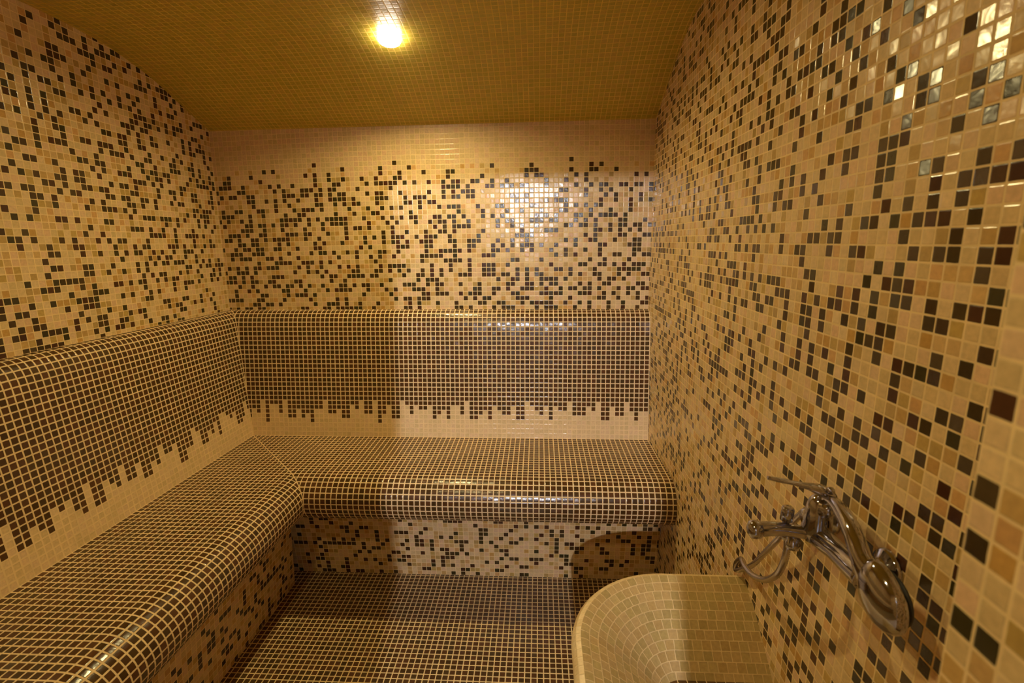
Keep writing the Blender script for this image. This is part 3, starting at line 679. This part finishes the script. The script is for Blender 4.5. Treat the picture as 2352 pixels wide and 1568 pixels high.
def ring_tiles(name, pr, color, mat, ring0, width=T, shear=True):
    dp = dist_prof(pr); n = dp[-1]/width; vsb = [k*.5 for k in range(int(n*2)+1)]
    if n-vsb[-1] > .02: vsb.append(n)
    verts = []; faces = []; uvs = []; cols = []; tilts = []; cache = {}
    for a, b in zip(vsb[:-1], vsb[1:]):
        ring = int((a+b)/2)
        dmid = float(np.interp((ring+.5)*width, dp, [q[0] for q in pr]))
        Lt = sum(plan(0, dmid)[0]); Ls = plan(0, dmid)[0]
        off = cache.setdefault(('off', ring), RND.random()*.9)
        nn = int(Lt/T*3)+1
        da = float(np.interp(a*width, dp, [q[0] for q in pr])); za = float(np.interp(a*width, dp, [q[1] for q in pr]))
        db = float(np.interp(b*width, dp, [q[0] for q in pr])); zb_ = float(np.interp(b*width, dp, [q[1] for q in pr]))
        # sample lengths piecewise so that straight parts stay straight
        def conv(l, d):
            A = plan(0, dmid)[0]; B = plan(0, d)[0]; s = 0; t = 0
            for x, y in zip(A, B):
                if l <= s+x+1e-9: return t+(l-s)/max(x, 1e-6)*y
                s += x; t += y
            return t
        base = len(verts)
        ls = sorted(set([round(Lt*k/nn, 6) for k in range(nn+1)]+[round((k-off)*T, 6) for k in range(0, int(Lt/T)+2) if 0 < (k-off)*T < Lt]))
        for l in ls:
            pa = plan_pt(da, conv(l, da)); pb_ = plan_pt(db, conv(l, db))
            verts.append((pa.x, pa.y, za)); verts.append((pb_.x, pb_.y, zb_))
        for k in range(len(ls)-1):
            q = (base+2*k, base+2*k+1, base+2*k+3, base+2*k+2)
            u0 = ls[k]/T+off; u1 = ls[k+1]/T+off
            key = (math.floor((u0+u1)/2), ring)
            if key not in cache: cache[key] = (color(*key), (RND.gauss(0, .03), RND.gauss(0, .03), RND.gauss(0, .03)))
            faces.append(q); uvs.extend([(u0, a+ring0), (u0, b+ring0), (u1, b+ring0), (u1, a+ring0)])
            cols.append(cache[key][0]); tilts.append(cache[key][1])
    me = bpy.data.meshes.new(name); me.from_pydata(verts, [], faces)
    ul = me.uv_layers.new(name='lattice'); ul.data.foreach_set('uv', np.array(uvs, dtype=np.float32).ravel())
    ca = me.attributes.new('tile_color', 'FLOAT_COLOR', 'FACE'); ca.data.foreach_set('color', np.array(cols, dtype=np.float32).ravel())
    ta = me.attributes.new('tile_tilt', 'FLOAT_VECTOR', 'FACE'); ta.data.foreach_set('vector', np.array(tilts, dtype=np.float32).ravel())
    bm = bmesh.new(); bm.from_mesh(me); bmesh.ops.remove_doubles(bm, verts=bm.verts, dist=1e-5); bm.to_mesh(me); bm.free()
    me.polygons.foreach_set('use_smooth', [True]*len(me.polygons))
    return link_mesh(name, me, mat, basin)
bowl = ring_tiles('bowl', prof_in, lambda i, j: pick(BASIN, .05), M_BASIN, 0)
rim = ring_tiles('rim', [(.0, ZR-.022), (.0015, ZR-.013), (.006, ZR-.006), (.012, ZR-.002), (.020, ZR)], lambda i, j: pick([(228, 200, 146), (224, 196, 140)], .03), M_BASIN, 0, width=.0215)
side_ = ring_tiles('outer_side', [(.05, 0.0), (.03, .25), (.01, .45), (.0, ZR-.022)], lambda i, j: pick(BASIN, .05), M_BASIN, 0)
# brown tiled bottom of the bowl
zbot = prof_in[-1][1]
bx0 = BX0+.205-.004; by1 = BY1-.205+.004; by0 = BY0+.205-.004
bot = grid_plane('bowl_bottom', Vector((bx0, by0, zbot)), ex, ey, (rx(.8)-bx0+.01)/T, (by1-by0)/T, lambda i, j: pick(FIELD, .1), mat=M_BASIN, parent=basin)
bot['label'] = 'dark brown mosaic bottom of the basin'

# ================================================================= CHROME MIXER
def lathe(name, base, axis, prof, mat, parent=None, seg=28):
    """prof: (distance along axis, radius)"""
    ax = Vector(axis).normalized(); ref = Vector((0, 0, 1)) if abs(ax.z) < .9 else Vector((1, 0, 0))
    n = (ref-ax*ref.dot(ax)).normalized(); b = ax.cross(n); bm = bmesh.new(); rings = []
    for h, r in prof:
        c = Vector(base)+ax*h
        rings.append([bm.verts.new(c+n*(max(r, 1e-4)*math.cos(2*math.pi*q/seg))+b*(max(r, 1e-4)*math.sin(2*math.pi*q/seg))) for q in range(seg)])
    for a, c in zip(rings[:-1], rings[1:]):
        for q in range(seg): bm.faces.new((a[q], a[(q+1) % seg], c[(q+1) % seg], c[q]))
    bm.faces.new(rings[0][::-1]); bm.faces.new(rings[-1])
    bmesh.ops.recalc_face_normals(bm, faces=bm.faces)
    me = bpy.data.meshes.new(name); bm.to_mesh(me); bm.free()
    for p in me.polygons: p.use_smooth = True
    o = link_mesh(name, me, mat, parent)
    return o
WD = Vector((-KR*1.0, 1, 0)).normalized()      # along the wall, away from the camera
WN = Vector((-1, -KR, 0)).normalized()         # out of the wall
mixer = empty('shower_mixer', (rx(.78), .78, .95))
tag(mixer, 'chrome single-lever wall mixer with short spout on the right mosaic wall above the basin', 'tap')
MB_A = Vector((.482, .834, .945)); MB_B = Vector((.484, .700, .957))
# body: bar parallel to the wall
bd = spline([MB_A+WD*.014, MB_A, (MB_A+MB_B)/2, MB_B, MB_B-WD*.012], 6)
tube_mesh('body', bd, lerp_r([.010, .021, .020, .017, .021, .023, .012], len(bd), 0), M_CHROME, mixer, 24)
# wall flanges and unions
for y_ in (.872, .722):
    w = Vector((rx(y_), y_, .952))
    lathe('wall_flange', w, WN, [(0, .031), (.003, .031), (.008, .028), (.014, .018), (.020, .0165), (.036, .0165), (.040, .013), (.050, .013)], M_CHROME, mixer)
    lathe('union_nut', w+WN*.022, WN, [(0, .0175), (.001, .019), (.015, .019), (.016, .0175)], M_CHROME, mixer, 10)
# cartridge housing (upright dome) on the far end of the body
HB = MB_A+Vector((-.002, -.012, .0))
lathe('cartridge_housing', HB+Vector((0, 0, -.012)), (0, 0, 1), [(0, .012), (.004, .020), (.02, .0225), (.045, .0225), (.056, .021), (.066, .0195), (.078, .0165), (.086, .010), (.089, .002)], M_CHROME, mixer)
# spout
sp_pts = spline([HB+Vector((.005, 0, 0)), HB+Vector((-.03, .004, .004)), Vector((.415, .828, .952)), Vector((.380, .828, .950))], 8)
tube_mesh('spout', sp_pts, lerp_r([.014, .0115, .0115, .0125, .0135], len(sp_pts), 0), M_CHROME, mixer, 20)
lathe('spout_tip', (.384, .828, .950), (-1, 0, -.05), [(-.006, .0125), (-.001, .0155), (.006, .0165), (.013, .0145), (.017, .008), (.018, .001)], M_CHROME, mixer)
# diverter knob standing on the spout
lathe('diverter_knob', (.432, .832, .958), (0.05, 0, 1), [(0, .006), (.008, .006), (.009, .0105), (.030, .0105), (.033, .009), (.034, .001)], M_CHROME, mixer)
lathe('diverter_stub', (.448, .832, .940), (0, 0, -1), [(0, .010), (.014, .010), (.016, .012), (.026, .012), (.027, .008)], M_CHROME, mixer)
# lever
lv = spline([Vector((.497, .812, 1.018)), Vector((.475, .808, 1.034)), Vector((.450, .809, 1.042)), Vector((.415, .810, 1.050)), Vector((.384, .810, 1.056))], 8)
def flat_tube(name, pts, ws, hs, mat, parent, upv=Vector((0, 0, 1)), seg=16):
    bm = bmesh.new(); rings = []
    ws = lerp_r(ws, len(pts), 0); hs = lerp_r(hs, len(pts), 0)
    for k, p in enumerate(pts):
        t = (pts[min(k+1, len(pts)-1)]-pts[max(k-1, 0)]).normalized(); b = t.cross(upv).normalized(); n = b.cross(t)
        rings.append([bm.verts.new(p+b*(ws[k]*math.cos(2*math.pi*q/seg))+n*(hs[k]*math.sin(2*math.pi*q/seg))) for q in range(seg)])
    for a, c in zip(rings[:-1], rings[1:]):
        for q in range(seg): bm.faces.new((a[q], a[(q+1) % seg], c[(q+1) % seg], c[q]))
    bm.faces.new(rings[0][::-1]); bm.faces.new(rings[-1]); bmesh.ops.recalc_face_normals(bm, faces=bm.faces)
    me = bpy.data.meshes.new(name); bm.to_mesh(me); bm.free()
    for p in me.polygons: p.use_smooth = True
    return link_mesh(name, me, mat, parent)
flat_tube('lever_handle', lv, [.008, .019, .016, .010, .0065, .0065, .004], [.006, .011, .009, .005, .0035, .004, .003], M_CHROME, mixer)
lathe('lever_screw_cap', (.478, .792, 1.040), (-.2, 0, 1), [(0, .006), (.006, .006), (.009, .004), (.010, .001)], M_CHROME, mixer)
# forked holder for the hand shower
hp = spline([HB+Vector((.0, -.012, .052)), HB+Vector((-.006, -.032, .060)), HB+Vector((-.012, -.045, .078))], 6)
tube_mesh('shower_holder', hp, lerp_r([.011, .009, .014], len(hp), 0), M_CHROME, mixer, 16)

# hand shower resting in the holder
hs_ = empty('hand_shower', (.47, .79, 1.03))
tag(hs_, 'chrome hand shower with oval head hanging from the mixer toward the viewer', 'shower head')
hh = spline([Vector((.478, .800, 1.022)), Vector((.472, .765, 1.034)), Vector((.462, .720, 1.034)), Vector((.455, .688, 1.026)), Vector((.452, .662, 1.008)), Vector((.455, .640, .988))], 8)
flat_tube('handle', hh, [.0095, .0105, .0125, .0135, .015, .024], [.0095, .011, .0125, .0125, .013, .013], M_CHROME, hs_, upv=Vector((-1, 0, .2)))
# head: flattened egg
def ellipsoid(name, c, ax, mat, parent, rot=None, squash=None, seg=32):
    bm = bmesh.new(); bmesh.ops.create_uvsphere(bm, u_segments=seg, v_segments=seg//2, radius=1)
    Mx = (rot or Matrix.Identity(3))
    for v in bm.verts:
        p = v.co.copy()
        if squash: p = squash(p)
        v.co = Vector(c)+Mx@Vector((p.x*ax[0], p.y*ax[1], p.z*ax[2]))
    me = bpy.data.meshes.new(name); bm.to_mesh(me); bm.free()
    for p in me.polygons: p.use_smooth = True
    return link_mesh(name, me, mat, parent)
zax = Vector((.10, -.42, -.90)).normalized(); xax = Vector((-1, -.02, 0)); xax = (xax-zax*xax.dot(zax)).normalized(); yax = zax.cross(xax)
HR = Matrix((xax, yax, zax)).transposed()
def egg(p):
    f = 1-.20*(-p.z if p.z < 0 else 0)
    x = p.x if p.x > 0 else p.x*.55
    return Vector((x, p.y*f, p.z))
ellipsoid('spray_head', (.460, .622, .980), (.024, .040, .047), M_CHROME, hs_, HR, egg)
# spray face turned to the wall
lathe('spray_face', Vector((.460, .622, .977))-xax*.010, -xax, [(0, .036), (.003, .036), (.005, .033), (.0055, .001)], M_DARK, hs_)

# hose
hose = empty('shower_hose', (.47, .9, .85))
tag(hose, 'brushed steel shower hose looping down from the mixer onto the basin rim', 'hose')
HOSE_CTRL = [(0.456, 0.870, 0.915), (0.456, 0.865, 0.891), (0.456, 0.871, 0.857), (0.461, 0.902, 0.809), (0.469, 0.961, 0.755), (0.473, 1.026, 0.719), (0.481, 1.086, 0.699), (0.495, 1.139, 0.681), (0.504, 1.185, 0.640), (0.508, 1.195, 0.613), (0.505, 1.145, 0.651), (0.504, 1.095, 0.698), (0.498, 1.031, 0.772), (0.494, 0.978, 0.836), (0.500, 0.945, 0.891), (0.500, 0.912, 0.933), (0.496, 0.876, 0.967), (0.487, 0.833, 1.003), (0.483, 0.812, 1.021)]
hpts = spline(HOSE_CTRL, 14)
tube_mesh('hose_tube', hpts, .0062, M_HOSE, hose, 12, ribs=.06)
lathe('hose_nut', hpts[0]+Vector((0, 0, .008)), (0, 0, -1), [(0, .009), (.016, .009), (.018, .007)], M_CHROME, hose, 10)

# ================================================================= LIGHTS
def torus_mesh(name, c, n, R_, r_, mat, parent, su=40, sv=16):
    ax = Vector(n).normalized(); ref = Vector((1, 0, 0)); u = (ref-ax*ref.dot(ax)).normalized(); w = ax.cross(u)
    bm = bmesh.new(); rings = []
    for k in range(su):
        a = 2*math.pi*k/su; d = u*math.cos(a)+w*math.sin(a)
        rings.append([bm.verts.new(Vector(c)+d*(R_+r_*math.cos(2*math.pi*q/sv))+ax*(r_*math.sin(2*math.pi*q/sv))) for q in range(sv)])
    for k in range(su):
        p_, q_ = rings[k], rings[(k+1) % su]
        for q in range(sv): bm.faces.new((p_[q], p_[(q+1) % sv], q_[(q+1) % sv], q_[q]))
    bmesh.ops.recalc_face_normals(bm, faces=bm.faces)
    me = bpy.data.meshes.new(name); bm.to_mesh(me); bm.free()
    for p in me.polygons: p.use_smooth = True
    return link_mesh(name, me, mat, parent)

def downlight(name, x, y, label, lens_mat):
    z = vault_z(x, y)
    dz = (vault_z(x, y+.02)-vault_z(x, y-.02))/.04; dx = (vault_z(x+.02, y)-vault_z(x-.02, y))/.04
    n = Vector((dx, dz, -1)).normalized()
    e = empty(name, (x, y, z)); tag(e, label, 'ceiling light', 'round ceiling downlights')
    c = Vector((x, y, z))
    lathe('trim_ring', c-n*.002, n, [(0, .041), (.002, .041), (.004, .039), (.005, .034), (.006, .001)], M_WHITE, e, 36)
    torus_mesh('glass_ring', c+n*.012, n, .0285, .0115, M_RIM, e)
    lathe('lens', c, n, [(.001, .0185), (.0155, .0185), (.0175, .017), (.018, .001)], lens_mat, e, 36)
downlight('ceiling_downlight', -.508, 1.872, 'lit round downlight in the vaulted ceiling above the back bench', M_LENS)
downlight('ceiling_downlight', -.52, .22, 'lit round downlight in the ceiling nearer the doorway', M_LENS_B)
pl_ = empty('passage_light', (-.11, -1.84, 1.957))
tag(pl_, 'cool white wall light in the passage outside the doorway', 'wall light')
lathe('housing', (-.11, -1.85, 1.957), (0, 1, 0), [(0, .035), (.03, .035), (.035, .030)], M_WHITE, pl_, 32)
lathe('lens', (-.11, -1.815, 1.957), (0, 1, 0), [(0, .015), (.003, .015), (.005, .010), (.006, .001)], M_COOL, pl_, 24)
